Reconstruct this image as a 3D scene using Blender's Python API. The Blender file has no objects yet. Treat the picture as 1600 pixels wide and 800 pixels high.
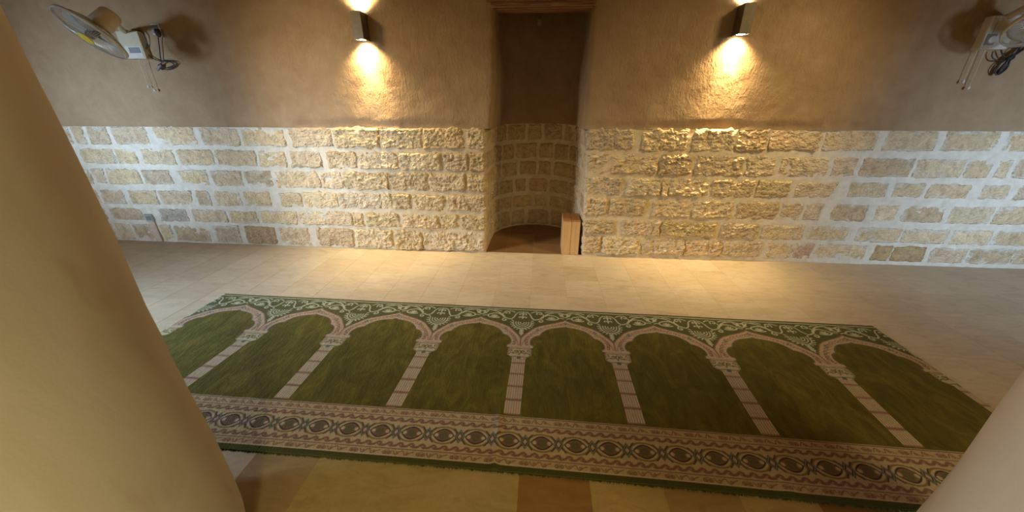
import bpy, bmesh, math, random
import numpy as np
from mathutils import Vector, Matrix, noise as mn

# ------------------------------------------------------------------ camera
sc = bpy.context.scene
COL = sc.collection
PITCH = 0.411258684; YAW = 0.0816550877; CAM = Vector((0, -3.3083, 1.4086))
cd = bpy.data.cameras.new('camera'); cam = bpy.data.objects.new('camera', cd); COL.objects.link(cam)
cd.sensor_width = 36.0; cd.lens = 36.0 * 545.0 / 1600.0; cd.clip_start = 0.02; cd.clip_end = 100
cam.location = CAM; cam.rotation_euler = (math.pi/2 - PITCH, 0, YAW)
sc.camera = cam

# ------------------------------------------------------------------ world, light, exposure
sc.view_settings.view_transform = 'Standard'; sc.view_settings.look = 'None'
sc.view_settings.gamma = 1.0; sc.view_settings.use_curve_mapping = False
sc.view_settings.exposure = 0.0
wd = bpy.data.worlds.new('daylight'); sc.world = wd; wd.use_nodes = True
bg = wd.node_tree.nodes['Background']
bg.inputs[0].default_value = (1.0, 0.76, 0.30, 1); bg.inputs[1].default_value = 0.50

def area(name, loc, target, sx, sy, power, col, spread=180):
    l = bpy.data.lights.new(name, 'AREA'); l.shape = 'RECTANGLE'; l.size = sx; l.size_y = sy
    l.energy = power; l.color = col; l.spread = math.radians(spread)
    o = bpy.data.objects.new(name, l); COL.objects.link(o); o.location = loc
    o.rotation_euler = (Vector(target) - Vector(loc)).to_track_quat('-Z', 'Y').to_euler()
    return o
COOL = (0.52, 0.73, 1.0)
area('window_light_left', (-5.9, -3.4, 1.45), (-2.75, -1.65, 0.0), 0.9, 1.3, 32, COOL, 46)
area('doorway_light_left', (-5.4, -6.2, 1.2), (-4.0, 0, 1.15), 0.6, 0.9, 13, COOL, 26)
area('doorway_light_middle', (-4.4, -6.2, 1.5), (-2.05, 0, 0.95), 0.5, 0.9, 5.5, COOL, 18)
area('doorway_light_right', (3.5, -5.6, 1.6), (4.1, 0, 0.75), 0.5, 0.8, 16, COOL, 40)
WARM = (1.0, 0.75, 0.37)
def spot(name, loc, target, size, power, col, blend=1.0, r=0.06):
    l = bpy.data.lights.new(name, 'SPOT'); l.energy = power; l.color = col; l.spot_size = math.radians(size); l.spot_blend = blend; l.shadow_soft_size = r
    o = bpy.data.objects.new(name, l); COL.objects.link(o); o.location = loc
    o.rotation_euler = (Vector(target) - Vector(loc)).to_track_quat('-Z', 'Y').to_euler()
for sx in (-1, 1):                                         # added fill spots, unseen above the frame, washing the wall
    spot('wall_fill_spot', (-0.03+sx*3.1, -1.7, 3.1), (-0.03+sx*1.05, 0, 0.55), 60, 310, (1.0, 0.77, 0.40), 1.0, 0.3)
area('column_fill_right', (-5.9, -5.7, 1.7), (1.3, -2.95, 0.75), 1.2, 1.3, 5, (0.95, 0.93, 1.0), 20)  # added pale fill aimed at the right column, no known window
for hx, hp in ((-0.1, 3.0), (3.9, 10.0)):  # added unseen fills brightening the rug and the near floor
    area('foreground_fill', (hx, -6.4, 3.1), (hx*0.5, -2.4, 0.0), 1.0, 1.0, hp, (1.0, 0.80, 0.40), 46)
area('column_fill_left', (1.6, -6.6, 2.3), (-1.2, -2.9, 0.6), 0.5, 0.5, 6, (1.0, 0.88, 0.52), 44)  # added warm fill aimed at the left column, no known lamp

# ------------------------------------------------------------------ helpers
def link(name, me, mat=None, parent=None):
    o = bpy.data.objects.new(name, me); COL.objects.link(o)
    if mat is not None: me.materials.append(mat)
    if parent is not None: o.parent = parent
    return o
def tag(o, label=None, cat=None, group=None, kind=None):
    if label: o['label'] = label
    if cat: o['category'] = cat
    if group: o['group'] = group
    if kind: o['kind'] = kind
    return o
def empty(name, loc=(0, 0, 0)):
    o = bpy.data.objects.new(name, None); COL.objects.link(o); o.location = loc; o.empty_display_size = 0.05
    return o
def mesh(name, v, f, smooth=False):
    me = bpy.data.meshes.new(name); me.from_pydata([tuple(p) for p in v], [], [tuple(q) for q in f]); me.update()
    if smooth: me.polygons.foreach_set('use_smooth', [True]*len(me.polygons))
    return me
def bm_mesh(name, bm, smooth=False):
    bmesh.ops.recalc_face_normals(bm, faces=bm.faces)
    me = bpy.data.meshes.new(name); bm.to_mesh(me); bm.free()
    if smooth: me.polygons.foreach_set('use_smooth', [True]*len(me.polygons))
    return me
def box_bm(x0, x1, y0, y1, z0, z1, bev=0.0, seg=1, bm=None, M=None):
    b = bmesh.new()
    r = bmesh.ops.create_cube(b, size=1.0)
    bmesh.ops.scale(b, vec=(x1-x0, y1-y0, z1-z0), verts=b.verts)
    bmesh.ops.translate(b, vec=((x0+x1)/2, (y0+y1)/2, (z0+z1)/2), verts=b.verts)
    if bev > 0: bmesh.ops.bevel(b, geom=list(b.edges), offset=bev, segments=seg, affect='EDGES', profile=0.5)
    if M is not None: bmesh.ops.transform(b, matrix=M, verts=b.verts)
    if bm is None: return b
    me = bpy.data.meshes.new('tmp'); b.to_mesh(me); b.free(); bm.from_mesh(me); bpy.data.meshes.remove(me)
    return bm
def lathe_bm(prof, seg=32, M=None, bm=None, cap=True):
    b = bm if bm is not None else bmesh.new()
    rings = []
    for r, z in prof:
        ring = []
        if r < 1e-6:
            p = Vector((0, 0, z)); ring = [b.verts.new(M @ p if M else p)]
        else:
            for k in range(seg):
                a = 2*math.pi*k/seg; p = Vector((r*math.cos(a), r*math.sin(a), z)); ring.append(b.verts.new(M @ p if M else p))
        rings.append(ring)
    for A, B in zip(rings, rings[1:]):
        for k in range(seg):
            a0, a1 = A[k % len(A)], A[(k+1) % len(A)]; b0, b1 = B[k % len(B)], B[(k+1) % len(B)]
            vs = []
            for q in (a0, a1, b1, b0):
                if q not in vs: vs.append(q)
            if len(vs) > 2: b.faces.new(vs)
    if cap:
        for R in (rings[0], rings[-1]):
            if len(R) > 2: b.faces.new(R)
    return b
def tube_bm(pts, r, seg=6, bm=None, closed=False):
    b = bm if bm is not None else bmesh.new()
    P = [Vector(p) for p in pts]; n = len(P); rings = []
    up = None
    for i in range(n):
        if closed: t = P[(i+1) % n] - P[i-1]
        else: t = P[min(i+1, n-1)] - P[max(i-1, 0)]
        t.normalize()
        if up is None:
            up = t.orthogonal().normalized()
        else:
            up = (up - t*up.dot(t)).normalized()
        s = t.cross(up); rr = r[i] if isinstance(r, (list, tuple)) else r
        rings.append([b.verts.new(P[i] + (up*math.cos(2*math.pi*k/seg) + s*math.sin(2*math.pi*k/seg))*rr) for k in range(seg)])
    m = n if closed else n-1
    for i in range(m):
        A, B = rings[i], rings[(i+1) % n]
        for k in range(seg): b.faces.new((A[k], A[(k+1) % seg], B[(k+1) % seg], B[k]))
    if not closed:
        b.faces.new(rings[0][::-1]); b.faces.new(rings[-1])
    return b
def spline(pts, n=8):
    P = [Vector(p) for p in pts]; out = []
    for i in range(len(P)-1):
        p0, p1, p2, p3 = P[max(i-1, 0)], P[i], P[i+1], P[min(i+2, len(P)-1)]
        for k in range(n):
            t = k/n
            out.append(0.5*((2*p1) + (p2-p0)*t + (2*p0-5*p1+4*p2-p3)*t*t + (3*p1-p0-3*p2+p3)*t**3))
    out.append(P[-1]); return out
def fbm(p, H=0.9, o=4): return mn.fractal(Vector(p), H, 2.1, o)

# ------------------------------------------------------------------ materials
def mat(name, rough=0.8, spec=0.3):
    m = bpy.data.materials.new(name); m.use_nodes = True; nt = m.node_tree
    b = nt.nodes['Principled BSDF']; b.inputs['Roughness'].default_value = rough
    b.inputs['Specular IOR Level'].default_value = spec
    return m, nt, b
def N(nt, t, **kw):
    n = nt.nodes.new(t)
    for k, v in kw.items():
        if k in n.inputs: n.inputs[k].default_value = v
        else: setattr(n, k, v)
    return n
def ramp(nt, src, stops):
    r = nt.nodes.new('ShaderNodeValToRGB'); e = r.color_ramp.elements
    e[0].position, e[0].color = stops[0][0], (*stops[0][1], 1)
    e[1].position, e[1].color = stops[-1][0], (*stops[-1][1], 1)
    for p, c in stops[1:-1]:
        x = e.new(p); x.color = (*c, 1)
    nt.links.new(src, r.inputs[0]); return r.outputs[0]
def mix(nt, fac, a, b, mode='MIX'):
    m = nt.nodes.new('ShaderNodeMix'); m.data_type = 'RGBA'; m.blend_type = mode
    for sock, val in ((m.inputs[0], fac), (m.inputs[6], a), (m.inputs[7], b)):
        if hasattr(val, 'links') or hasattr(val, 'is_linked'): nt.links.new(val, sock)
        elif isinstance(val, (int, float)): sock.default_value = val
        else: sock.default_value = (*val, 1)
    return m.outputs[2]
def coords(nt, which='Object', scale=(1, 1, 1)):
    t = nt.nodes.new('ShaderNodeTexCoord'); mp = nt.nodes.new('ShaderNodeMapping'); mp.inputs['Scale'].default_value = scale
    nt.links.new(t.outputs[which], mp.inputs[0]); return mp.outputs[0]
def wpos(nt, scale=(1, 1, 1)):
    t = nt.nodes.new('ShaderNodeNewGeometry'); mp = nt.nodes.new('ShaderNodeMapping'); mp.inputs['Scale'].default_value = scale
    nt.links.new(t.outputs['Position'], mp.inputs[0]); return mp.outputs[0]
def noise(nt, vec, s, d=4, r=0.55, dist=0.0):
    n = N(nt, 'ShaderNodeTexNoise'); n.inputs['Scale'].default_value = s; n.inputs['Detail'].default_value = d
    n.inputs['Roughness'].default_value = r; n.inputs['Distortion'].default_value = dist
    nt.links.new(vec, n.inputs['Vector']); return n.outputs[0]
def bump(nt, h, strength, dist, prev=None):
    b = nt.nodes.new('ShaderNodeBump'); b.inputs['Strength'].default_value = strength; b.inputs['Distance'].default_value = dist
    nt.links.new(h, b.inputs['Height'])
    if prev is not None: nt.links.new(prev, b.inputs['Normal'])
    return b.outputs[0]
def simple(name, col, rough=0.5, metal=0.0, spec=0.5, var=0.12, vs=30):
    m, nt, b = mat(name, rough, spec); b.inputs['Metallic'].default_value = metal
    n = noise(nt, coords(nt), vs, 3)
    c = ramp(nt, n, [(0.3, tuple(x*(1-var) for x in col)), (0.7, tuple(min(1, x*(1+var)) for x in col))])
    nt.links.new(c, b.inputs['Base Color']); return m

def plaster_mat():
    m, nt, b = mat('mud_plaster', 1.0, 0.0); p = wpos(nt)
    n1 = noise(nt, p, 1.1, 5, 0.6, 0.4); n2 = noise(nt, p, 9, 5, 0.6, 0.3); n3 = noise(nt, p, 70, 3)
    c = ramp(nt, n1, [(0.32, (0.29, 0.190, 0.108)), (0.55, (0.355, 0.243, 0.147)), (0.72, (0.41, 0.295, 0.19))])
    c = mix(nt, 0.35, c, ramp(nt, n2, [(0.3, (0.27, 0.175, 0.095)), (0.7, (0.44, 0.32, 0.205))]))
    nt.links.new(c, b.inputs['Base Color'])
    st = noise(nt, wpos(nt, (26, 26, 11)), 1.0, 4, 0.6, 1.2)
    bb = bump(nt, n2, 0.3, 0.016); bb = bump(nt, st, 0.6, 0.012, bb); bb = bump(nt, n3, 0.6, 0.004, bb)
    nt.links.new(bb, b.inputs['Normal']); return m
def mortar_nodes(nt, p):
    # lime-washed pale towards both ends of the wall, bare and sandy in the middle
    n = noise(nt, p, 14, 5, 0.65)
    pale = ramp(nt, n, [(0.25, (0.58, 0.51, 0.40)), (0.6, (0.72, 0.66, 0.56)), (0.8, (0.78, 0.73, 0.65))])
    bare = ramp(nt, n, [(0.25, (0.50, 0.39, 0.24)), (0.6, (0.64, 0.52, 0.35)), (0.8, (0.70, 0.59, 0.42))])
    sx = nt.nodes.new('ShaderNodeSeparateXYZ'); nt.links.new(p, sx.inputs[0])
    ab = N(nt, 'ShaderNodeMath', operation='ABSOLUTE'); nt.links.new(sx.outputs[0], ab.inputs[0])
    mr = nt.nodes.new('ShaderNodeMapRange'); mr.inputs[1].default_value = 1.3; mr.inputs[2].default_value = 2.7; nt.links.new(ab.outputs[0], mr.inputs[0])
    ny = nt.nodes.new('ShaderNodeMapRange'); ny.inputs[1].default_value = 0.35; ny.inputs[2].default_value = 0.6; ny.inputs[4].default_value = 0.28; nt.links.new(sx.outputs[1], ny.inputs[0])
    return mix(nt, ny.outputs[0], mix(nt, mr.outputs[0], bare, pale), pale)
def mortar_mat():
    m, nt, b = mat('lime_mortar', 1.0, 0.0); p = wpos(nt)
    nt.links.new(mortar_nodes(nt, p), b.inputs['Base Color'])
    bb = bump(nt, noise(nt, p, 30, 5, 0.65), 0.6, 0.012); nt.links.new(bb, b.inputs['Normal']); return m
def stone_mat():
    m, nt, b = mat('tooled_sandstone', 1.0, 0.0); p = wpos(nt)
    oi = nt.nodes.new('ShaderNodeObjectInfo')
    n2 = noise(nt, p, 18, 5, 0.65, 0.5)
    tint = ramp(nt, n2, [(0.25, (0.62, 0.58, 0.52)), (0.5, (0.95, 0.94, 0.92)), (0.75, (1.2, 1.18, 1.12))])
    c = mix(nt, 1.0, oi.outputs['Color'], tint, 'MULTIPLY')
    at = nt.nodes.new('ShaderNodeAttribute'); at.attribute_name = 'smear'
    n4 = noise(nt, p, 13, 4, 0.6)
    ad = N(nt, 'ShaderNodeMath', operation='ADD'); nt.links.new(at.outputs['Fac'], ad.inputs[0]); nt.links.new(n4, ad.inputs[1])
    f = ramp(nt, ad.outputs[0], [(0.62, (0, 0, 0)), (0.92, (1, 1, 1))])
    c = mix(nt, f, c, mortar_nodes(nt, p)); nt.links.new(c, b.inputs['Base Color'])
    vo = nt.nodes.new('ShaderNodeTexVoronoi'); vo.feature = 'SMOOTH_F1'; vo.inputs['Scale'].default_value = 1.0; vo.inputs['Smoothness'].default_value = 0.4
    wn = nt.nodes.new('ShaderNodeTexNoise'); wn.inputs['Scale'].default_value = 22; nt.links.new(p, wn.inputs['Vector'])
    vm = nt.nodes.new('ShaderNodeVectorMath'); vm.operation = 'MULTIPLY_ADD'; vm.inputs[1].default_value = (1.3, 1.3, 1.3)
    nt.links.new(wn.outputs['Color'], vm.inputs[0]); nt.links.new(wpos(nt, (52, 52, 70)), vm.inputs[2]); nt.links.new(vm.outputs[0], vo.inputs['Vector'])
    w1 = vo.outputs['Distance']; w2 = noise(nt, p, 150, 3, 0.6)
    bb = bump(nt, w1, 1.0, 0.013); bb = bump(nt, w2, 0.4, 0.004, bb)
    nt.links.new(bb, b.inputs['Normal']); return m
def tile_mat():
    m, nt, b = mat('sandstone_tile', 0.46, 0.4); p = wpos(nt)
    oi = nt.nodes.new('ShaderNodeObjectInfo')
    n1 = noise(nt, wpos(nt, (3, 9, 1)), 1.6, 5, 0.6, 1.5); n2 = noise(nt, p, 60, 4, 0.6)
    tint = ramp(nt, n1, [(0.28, (0.82, 0.80, 0.76)), (0.5, (1, 1, 1)), (0.72, (1.1, 1.1, 1.1))])
    c = mix(nt, 1.0, oi.outputs['Color'], tint, 'MULTIPLY')
    c = mix(nt, 0.25, c, mix(nt, 1.0, c, ramp(nt, n2, [(0.3, (0.75, 0.73, 0.7)), (0.7, (1.15, 1.15, 1.15))]), 'MULTIPLY'))
    nt.links.new(c, b.inputs['Base Color'])
    r = ramp(nt, n1, [(0.3, (0.38,)*3), (0.7, (0.55,)*3)]); nt.links.new(r, b.inputs['Roughness'])
    nt.links.new(bump(nt, n1, 0.15, 0.006), b.inputs['Normal']); return m
def column_mat():
    m, nt, b = mat('column_limewash', 0.75, 0.25); p = wpos(nt)
    n1 = noise(nt, wpos(nt, (1, 1, 0.6)), 3.2, 5, 0.6, 0.8); n2 = noise(nt, p, 120, 3, 0.6); n3 = noise(nt, wpos(nt, (2.2, 2.2, 1)), 2.6, 4, 0.55, 0.6)
    c = ramp(nt, n1, [(0.3, (0.54, 0.48, 0.34)), (0.55, (0.61, 0.55, 0.41)), (0.75, (0.64, 0.58, 0.44))])
    f = ramp(nt, n3, [(0.62, (0, 0, 0)), (0.74, (1, 1, 1))])
    fm = N(nt, 'ShaderNodeMath', operation='MULTIPLY'); nt.links.new(f, fm.inputs[0]); fm.inputs[1].default_value = 0.45
    c = mix(nt, fm.outputs[0], c, (0.40, 0.29, 0.16)); nt.links.new(c, b.inputs['Base Color'])
    bb = bump(nt, n1, 0.12, 0.02); bb = bump(nt, n2, 0.15, 0.002, bb); nt.links.new(bb, b.inputs['Normal']); return m
def wood_mat(name, c0, c1, sc_=(30, 30, 2), rough=0.55):
    m, nt, b = mat(name, rough, 0.35)
    n = noise(nt, coords(nt, 'Object', sc_), 1.3, 5, 0.6, 0.8)
    nt.links.new(ramp(nt, n, [(0.3, c0), (0.7, c1)]), b.inputs['Base Color'])
    nt.links.new(bump(nt, n, 0.25, 0.003), b.inputs['Normal']); return m
def emit(name, col, s):
    m, nt, b = mat(name); b.inputs['Emission Color'].default_value = (*col, 1); b.inputs['Emission Strength'].default_value = s
    b.inputs['Base Color'].default_value = (*col, 1); return m
def rug_mat():
    m, nt, b = mat('wool_pile', 0.95, 0.1)
    at = nt.nodes.new('ShaderNodeAttribute'); at.attribute_name = 'Col'; p = wpos(nt)
    pile = noise(nt, wpos(nt, (5, 2.2, 1)), 2.0, 5, 0.62, 1.5); tuft = noise(nt, p, 260, 2)
    streak = noise(nt, wpos(nt, (34, 7, 1)), 1.6, 4, 0.6, 1.0)
    t = ramp(nt, pile, [(0.3, (0.66, 0.66, 0.62)), (0.5, (0.95, 0.95, 0.95)), (0.72, (1.45, 1.4, 1.3))])
    ag = nt.nodes.new('ShaderNodeAttribute'); ag.attribute_name = 'field'
    t2 = mix(nt, 0.3, t, ramp(nt, streak, [(0.3, (0.72, 0.72, 0.72)), (0.7, (1.28, 1.28, 1.28))]), 'MULTIPLY')
    t = mix(nt, ag.outputs['Fac'], (1, 1, 1), t2)
    c = mix(nt, 1.0, at.outputs['Color'], t, 'MULTIPLY')
    c = mix(nt, 0.6, c, mix(nt, 1.0, c, ramp(nt, tuft, [(0.3, (0.6,)*3), (0.7, (1.35,)*3)]), 'MULTIPLY'))
    nt.links.new(c, b.inputs['Base Color'])
    b.inputs['Sheen Weight'].default_value = 0.08; b.inputs['Sheen Roughness'].default_value = 0.5
    b.inputs['Sheen Tint'].default_value = (0.7, 0.75, 0.5, 1)
    bb = bump(nt, streak, 0.5, 0.01); bb = bump(nt, tuft, 0.5, 0.003, bb); nt.links.new(bb, b.inputs['Normal']); return m

M_PLASTER, M_MORTAR, M_STONE, M_TILE, M_COL = plaster_mat(), mortar_mat(), stone_mat(), tile_mat(), column_mat()
M_LINTEL = wood_mat('old_lintel_wood', (0.13, 0.05, 0.02), (0.34, 0.17, 0.08), (2, 25, 30), 0.7)
M_PINE = wood_mat('pine_board', (0.50, 0.28, 0.10), (0.62, 0.39, 0.17))
M_PINE_DARK = wood_mat('pine_board_top', (0.30, 0.13, 0.04), (0.40, 0.2, 0.07), (30, 3, 30))
M_BRONZE = simple('bronze_lacquer', (0.16, 0.13, 0.09), 0.35, 0.6)
M_LED = emit('lamp_lens', (1.0, 0.93, 0.78), 40)
M_IVORY = simple('ivory_plastic', (0.52, 0.46, 0.33), 0.4, 0, 0.5, 0.05)
M_WHITE = simple('white_plastic', (0.60, 0.58, 0.53), 0.4, 0, 0.5, 0.05)
M_GREYP = simple('grey_plastic', (0.22, 0.23, 0.24), 0.4, 0, 0.5, 0.08)
M_WIRE = simple('guard_wire', (0.46, 0.44, 0.38), 0.35, 0.3)
M_RIM = simple('guard_rim', (0.48, 0.46, 0.40), 0.4, 0.1)
M_BLADE = simple('fan_blade', (0.42, 0.43, 0.40), 0.35)
M_BLACK = simple('black_rubber', (0.025, 0.024, 0.026), 0.45)
M_YELLOW = simple('yellow_badge', (0.75, 0.6, 0.06), 0.4)
M_PAPER = simple('pale_paper', (0.42, 0.34, 0.2), 0.8)
M_CORD = simple('pale_cord', (0.6, 0.52, 0.4), 0.7)

# ------------------------------------------------------------------ floor and tiles
random.seed(7)
floor = link('floor', mesh('floor', [(-6.3, -7, -0.0415), (6.3, -7, -0.0415), (6.3, 1.2, -0.0415), (-6.3, 1.2, -0.0415)], [(0, 1, 2, 3)]), M_MORTAR)
bm_ = box_bm(-6.3, 6.3, -7, 1.2, -0.08, -0.0012)
floor.data = bm_mesh('floor_bed', bm_); floor.data.materials.append(simple('grout', (0.50, 0.38, 0.22), 0.9))
tag(floor, kind='structure')
T = 0.2885
tb = box_bm(-T/2+0.0007, T/2-0.0005, -T/2+0.0005, T/2-0.0005, -0.01, 0, 0.0008)
tile_me = bm_mesh('tile', tb); tile_me.materials.append(M_TILE)
BASES = [(0.60, 0.485, 0.335), (0.58, 0.465, 0.315), (0.615, 0.505, 0.35), (0.56, 0.445, 0.30), (0.595, 0.49, 0.35)]
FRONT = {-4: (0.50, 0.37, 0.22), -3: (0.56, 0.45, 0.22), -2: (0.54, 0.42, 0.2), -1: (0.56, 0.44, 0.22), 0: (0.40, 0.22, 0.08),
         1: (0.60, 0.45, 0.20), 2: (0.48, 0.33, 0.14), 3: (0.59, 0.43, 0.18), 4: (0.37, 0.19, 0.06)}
def tile(i, j):
    o = bpy.data.objects.new('tile', tile_me); COL.objects.link(o); o.parent = floor
    o.location = (-0.05 + (i+0.5)*T, -0.003 - (j+0.5)*T*0.99, random.uniform(-0.0006, 0.0))
    c = random.choices(BASES, (5, 5, 4, 2, 3))[0]; k = random.uniform(0.97, 1.03)
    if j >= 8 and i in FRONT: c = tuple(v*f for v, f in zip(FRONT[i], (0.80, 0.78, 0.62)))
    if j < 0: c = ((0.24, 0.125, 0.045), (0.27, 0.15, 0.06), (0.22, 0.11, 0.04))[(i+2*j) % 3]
    o.color = (*[x*k for x in c], 1)
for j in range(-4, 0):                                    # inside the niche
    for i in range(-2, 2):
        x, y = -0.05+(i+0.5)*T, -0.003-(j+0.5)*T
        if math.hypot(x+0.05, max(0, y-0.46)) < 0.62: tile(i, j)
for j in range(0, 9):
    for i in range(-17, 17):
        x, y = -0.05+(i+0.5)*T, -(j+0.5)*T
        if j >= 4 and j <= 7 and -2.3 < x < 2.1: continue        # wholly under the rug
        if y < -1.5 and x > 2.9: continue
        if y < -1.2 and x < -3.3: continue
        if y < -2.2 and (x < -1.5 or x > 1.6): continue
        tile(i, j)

# ------------------------------------------------------------------ front wall: dado backing, plaster, niche
DADO = 1.207
def ip(z, zs, xs): return float(np.interp(z, zs, xs))
def jl(z, plaster): return ip(z, [1.21, 1.6, 2.1], [-0.452, -0.412, -0.402]) if plaster else ip(z, [0, 1.21], [-0.54, -0.515])
def jr(z, plaster): return ip(z, [1.21, 1.6, 2.1], [0.352, 0.348, 0.362]) if plaster else ip(z, [0, 1.21], [0.44, 0.40])
CX, CY, BACK = -0.05, 0.46, 0.94
def niche_path(z, plaster, r, na=5, ns=8, nc=26):
    """plan points from the left front corner round the niche to the right front corner"""
    a, b = jl(z, plaster), jr(z, plaster); pts = []
    for k in range(na+1):
        t = math.pi/2*k/na; pts.append((a-r+r*math.sin(t), r-r*math.cos(t)))
    for k in range(1, ns+1): pts.append((a, r+(CY-r)*k/ns))
    cx, rx = (a+b)/2, (b-a)/2
    for k in range(1, nc):
        t = math.pi*(1-k/nc); pts.append((cx+rx*math.cos(t), CY+(BACK-CY)*math.sin(t)))
    for k in range(ns+1): pts.append((b, CY-(CY-r)*k/ns))
    for k in range(1, na+1):
        t = math.pi/2*k/na; pts.append((b+r-r*math.cos(t), r-r*math.sin(t)))
    return pts
def sheet(rows, name):
    v, f = [], []; n = len(rows[0])
    for R in rows: v += R
    for j in range(len(rows)-1):
        for i in range(n-1): f.append((j*n+i, j*n+i+1, (j+1)*n+i+1, (j+1)*n+i))
    return mesh(name, v, f, True)
XL = list(np.linspace(-6.3, -0.64, 236)); XR = list(np.linspace(0.52, 6.3, 240))
def disp_front(x, z, amp): return amp*0.55*fbm((x*22, 1.1, z*30), 0.8, 2)*(amp < 0.0105) + amp*(fbm((x*2.3, 0.3, z*2.3), 0.8, 3)*0.9 + fbm((x*9, 5.1, z*9), 0.8, 3)*0.22)
def wall_rows(z0, z1, nz, plaster, r, off, amp):
    rows = []
    for z in np.linspace(z0, z1, nz):
        a, b = jl(z, plaster)-r, jr(z, plaster)+r
        P = [(-6.3+(x+6.3)*(a+6.3)/(-0.64+6.3), 0) for x in XL[:-1]] + niche_path(z, plaster, r) + [(6.3-(6.3-x)*(6.3-b)/(6.3-0.52), 0) for x in XR[1:]]
        row = []
        for i, (x, y) in enumerate(P):
            d = off(x, z)
            if y <= 1e-6: row.append((x, -d - disp_front(x, z, amp), z))
            else:
                fade = max(0, 1-y/0.08); row.append((x + amp*0.6*fbm((y*4, 2.2, z*4)), y - d*fade - disp_front(x, z, amp)*fade + 0.4*amp*fbm((x*5, 1.2, z*5)), z))
        rows.append(row)
    return rows
wall_front = link('wall_front', sheet(wall_rows(-0.01, DADO-0.001, 90, False, 0.02, lambda x, z: 0.008*max(0, 1-abs(x+0.05)/3.2), 0.0104), 'wall_front'), M_MORTAR)
tag(wall_front, kind='structure')
def plaster_off(x, z):
    h = z-DADO
    lip = 0.012 - (0.012 + 0.014*max(math.exp(-((x+1.45)/0.5)**2), math.exp(-((x-1.45)/0.6)**2)))*math.exp(-((h-0.02)/0.035)**2)*max(0.25, min(1, 0.75+1.6*fbm((x*3.1, 7, 0))))    # the render turns in above the stones
    return lip + 0.004
plaster = link('plaster', sheet(wall_rows(DADO-0.002, 2.105, 76, True, 0.05, plaster_off, 0.011), 'plaster'), M_PLASTER, wall_front)
# plaster above the niche head, and the niche soffit
rows = []
for z in np.linspace(2.105, 3.3, 40):
    rows.append([(x, -0.016 - disp_front(x, z, 0.011), z) for x in np.linspace(-6.3, 6.3, 480)])
link('upper_plaster', sheet(rows, 'upper_plaster'), M_PLASTER, wall_front)
link('niche_head', sheet([[(x, max(y, 0.02), z) for x, y in niche_path(z, True, 0.05)] for z in np.linspace(2.10, 2.62, 8)], 'niche_head'), M_PLASTER, wall_front)
link('niche_soffit', bm_mesh('niche_soffit', box_bm(-0.6, 0.6, 0.0, 1.1, 2.6, 2.65)), M_PLASTER, wall_front)

# stones: outlines read course by course as spans along the wall (pixels of the survey photo turned into metres)
Fp = 545.0
fw0 = np.array([-math.sin(YAW), math.cos(YAW), 0]); rt = np.array([math.cos(YAW), math.sin(YAW), 0]); up0 = np.array([0, 0, 1.0])
fwd = fw0*math.cos(PITCH) - up0*math.sin(PITCH); dn = -fw0*math.sin(PITCH) - up0*math.cos(PITCH); C0 = np.array(CAM)
def on_wall(x, y, Y=-0.015):
    d = fwd + rt*(x-800)/Fp + dn*(y-400)/Fp; t = (Y-C0[1])/d[1]; return C0+t*d
ST = [250, 625, 1080, 1420]
CZ = [[(197, 228), (198.7, 233.5), (201, 237), (202.6, 238.5)], [(232, 258.5), (237, 266.5), (240.5, 275.5), (246.5, 279)],
      [(264, 290.5), (269, 298), (278.5, 309), (285.5, 311)], [(296.5, 322), (301.5, 327.5), (312.5, 342), (320, 349.5)],
      [(325.5, 347), (333, 357), (345.5, 371), (356.5, 382)], [(350, 377.5), (358, 389.5), (373.5, 401), (385, 411)]]
zst = []
for c in CZ:
    q = [(on_wall(s, t)[2], on_wall(s, b)[2], on_wall(s, (t+b)/2)[0]) for s, (t, b) in zip(ST, c)]
    zst.append(q)
def course_z(c, x):
    xs = [q[2] for q in zst[c]]
    return float(np.interp(x, xs, [q[0] for q in zst[c]])), float(np.interp(x, xs, [q[1] for q in zst[c]]))
A = lambda *s: [(90+a/3.6375, 90+b/3.6375) for a, b in s]
B = lambda *s: [(470+a/3.477, 470+b/3.477) for a, b in s]
Cc = lambda *s: [(900+a/3.333, 900+b/3.333) for a, b in s]
D = lambda *s: [(1240+a/3.333, 1240+b/3.333) for a, b in s]
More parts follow.
